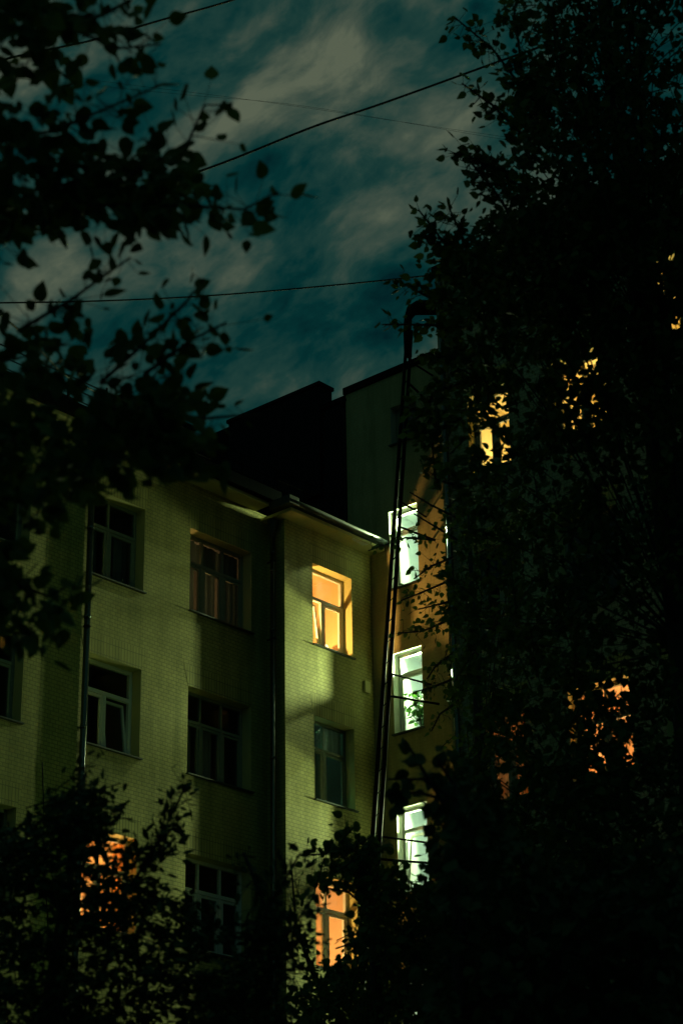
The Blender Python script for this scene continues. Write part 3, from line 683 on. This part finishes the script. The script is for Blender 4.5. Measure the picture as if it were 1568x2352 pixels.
# 5 the big tree that fills the right side
b = Vector((14.9, 9.0, G)); tk = [b, b+Vector((.0,.05,2.5)), b+Vector((.05,.1,5)), b+Vector((.0,.1,8)), b+Vector((-.15,.15,11)), b+Vector((-.3,.2,13.5)), b+Vector((-.35,.25,15.3))]
tree('tall_tree', 'tall leafy tree filling the right side in front of the dark building', b, tk, [.26,.23,.2,.17,.13,.08,.03],
     [([(1190,-120),(1700,-120),(1700,240),(1440,260),(1330,180),(1250,130),(1180,60)], 17.6, 22, 170),
      ([(1165,180),(1250,150),(1330,220),(1440,270),(1700,240),(1700,640),(1140,560),(1150,480),(1190,420),(1180,330),(1200,280)], 17.6, 22, 400),
      ([(1060,600),(1140,560),(1700,640),(1700,1100),(1060,1060),(1010,900),(1000,720)], 17.6, 22.5, 330),
      ([(1060,1060),(1700,1100),(1700,1700),(1080,1700),(1060,1500),(1050,1250)], 17.6, 22.5, 360),
      ([(1700,-150),(1880,0),(2010,500),(2060,1100),(2000,1800),(1900,2420),(1700,2420)], 17.2, 22, 520),
      ([(1300,-420),(1560,-560),(1780,-300),(1880,0),(1700,-120),(1190,-120)], 17.6, 22, 160),
      ([(1015,600),(1130,520),(1400,440),(1420,760),(1030,700)], 17.6, 22, 150), ([(1230,700),(1700,600),(1700,1010),(1230,1010)], 17.6, 22, 130),
      ([(1080,1700),(1700,1700),(1700,2420),(1000,2420),(1020,1950)], 17.6, 22, 700)],
     [([(1260,270,19.5),(1190,190,19.5),(1130,110,19.5),(1045,40,19.5)], 64, .10), ([(1230,340,19.6),(1130,240,19.6),(1060,190,19.6)], 40, .09), ([(1240,330,19.4),(1200,180,19.4),(1180,20,19.4),(1190,-20,19.4)], 60, .11),
      ([(1330,200,19.6),(1340,100,19.6),(1350,10,19.6)], 54, .09), ([(1420,200,19.8),(1390,100,19.8),(1440,20,19.8)], 46, .1), ([(1260,260,20),(1290,120,20),(1260,10,20)], 60, .12),
      ([(1180,420,19.4),(1120,370,19.4),(1040,350,19.4)], 60, .08), ([(1170,490,19.4),(1130,430,19.4),(1070,360,19.4)], 50, .09),
      ([(1100,640,19.4),(1030,570,19.4),(960,480,19.4)], 66, .08), ([(1090,630,19.6),(1060,540,19.6),(1030,475,19.6)], 50, .08), ([(1030,590,19.4),(990,550,19.4),(950,540,19.4)], 20, .06),
      ([(1060,700,19.4),(980,680,19.4),(905,640,19.4)], 30, .06), ([(1060,750,19.4),(960,745,19.4),(878,745,19.4)], 24, .05), ([(1080,830,19.4),(1030,815,19.4),(985,830,19.4)], 24, .07),
      ([(1060,880,19.6),(1000,900,19.6),(960,960,19.6)], 50, .1), ([(1060,960,19.6),(1000,990,19.6),(950,1000,19.6)], 46, .09), ([(1060,1120,19.8),(1000,1100,19.8),(990,1000,19.8)], 44, .08)],
     .086, 'far', M['leaf'], per=19, spread=.17, twig_r=.004, flat=.8, clump=1.3, limbs=14, more=2.1)
# 6 thin tree close to the stair building
b = Vector((24.2, 18.4, G)); tp = at(1075, 1180, 31.5)
tree('slender_tree', 'slender tree whose twigs cross the lit stair windows', b,
     [b, b+(tp-b)*.4+Vector((.1,0,0)), b+(tp-b)*.75, tp], [.15,.12,.08,.02],
     [([(1050,1080),(1200,1080),(1200,1750),(1045,1750),(1030,1500),(1040,1300)], 30.5, 33, 110)],
     [([(1050,1190,31.5),(990,1160,31.5),(940,1130,31.5)], 34, .09), ([(1050,1240,31.5),(1000,1210,31.5),(950,1180,31.5)], 24, .08), ([(1000,1240,31.5),(930,1235,31.5),(845,1265,31.5)], 46, .09),
      ([(1040,1280,31.5),(990,1300,31.5),(950,1330,31.5)], 50, .1), ([(1040,1330,31.5),(970,1360,31.5),(920,1380,31.5)], 56, .1), ([(1040,1420,31.5),(970,1450,31.5),(912,1455,31.5)], 70, .11),
      ([(1040,1380,31.5),(1000,1390,31.5),(960,1400,31.5)], 30, .1), ([(1040,1560,31.5),(990,1580,31.5),(950,1590,31.5)], 40, .1), ([(1040,1500,31.5),(1000,1530,31.5),(980,1560,31.5)], 30, .1), ([(1040,1620,31.5),(1010,1640,31.5),(990,1680,31.5)], 26, .08)],
     .088, 'far', M['leaf'], per=12, spread=.2, twig_r=.005, flat=.8, limbs=14, more=.75)

# ------------------------------------------------------------------ plants and things on the sills
def potted(name, lab, loc, h, w, n, size):
    root = thing(name, lab, 'plant', loc=loc)
    c = MB(); c.tube([(0,0,0),(0,0,.02),(0,0,.14),(0,0,.15)], [.05,.055,.075,.08], 12); c.build('pot', M['pot'], root)
    s = MB(); P = []; D = []
    for k in range(n):
        a = rng.uniform(0, 6.28); q = rng.random(); e = Vector((math.cos(a)*w*q, math.sin(a)*w*q, .15+h*rng.uniform(.15, 1)))
        s.tube([(0,0,.13), (e.x*.4, e.y*.4, e.z*.7), e], [.006,.004,.003], 4, False); P.append(np.array(e)+np.array(loc)); D.append(np.array((math.cos(a), math.sin(a), .4)))
    s.build('stems', M['plant'], root)
    leaves_mesh('foliage', np.array(P), np.array(D), size, 'near', M['plant'], root, .6, .7)
potted('houseplant', 'bushy green houseplant filling the lower half of the second white stair window', (XC+.42, 26.58, 13.93), .72, .34, 150, .14)
potted('houseplant', 'low flowering houseplant inside the tilted sash of the amber window', (30.86, YB+.46, 15.50), .22, .16, 40, .09)
bs = thing('book_row', 'short row of books and boxes inside the amber window sill', 'books', loc=(31.3, YB+.45, 15.56))
for k in range(6):
    c = MB(); c.box((.05*k, 0, 0), (.05*k+.046, .16, .20+.05*math.sin(k*2.3))); c.build('book', M['books'], bs, .003)
st = MB(); st.box((31.80, 28.28, 15.68), (32.25, 28.58, 15.735)); st.box((31.80, 28.28, 15.2), (31.83, 28.58, 15.678)); st.box((32.22, 28.28, 15.2), (32.25, 28.58, 15.678))
tag(st.build('side_table', M['wood_furn'], None, .004), 'small wooden side table with a lamp inside the amber window', 'table')
cb = MB(); cb.box((31.0, 29.35, 15.0), (31.25, 29.78, 17.2)); cb.box((31.27, 29.35, 15.0), (31.75, 29.78, 16.1)); cb.box((30.98, 29.32, 17.2), (31.27, 29.78, 17.24))
tag(cb.build('cupboard', M['wood_furn'], None, .008), 'brown wooden cupboard standing inside the amber window', 'cupboard')
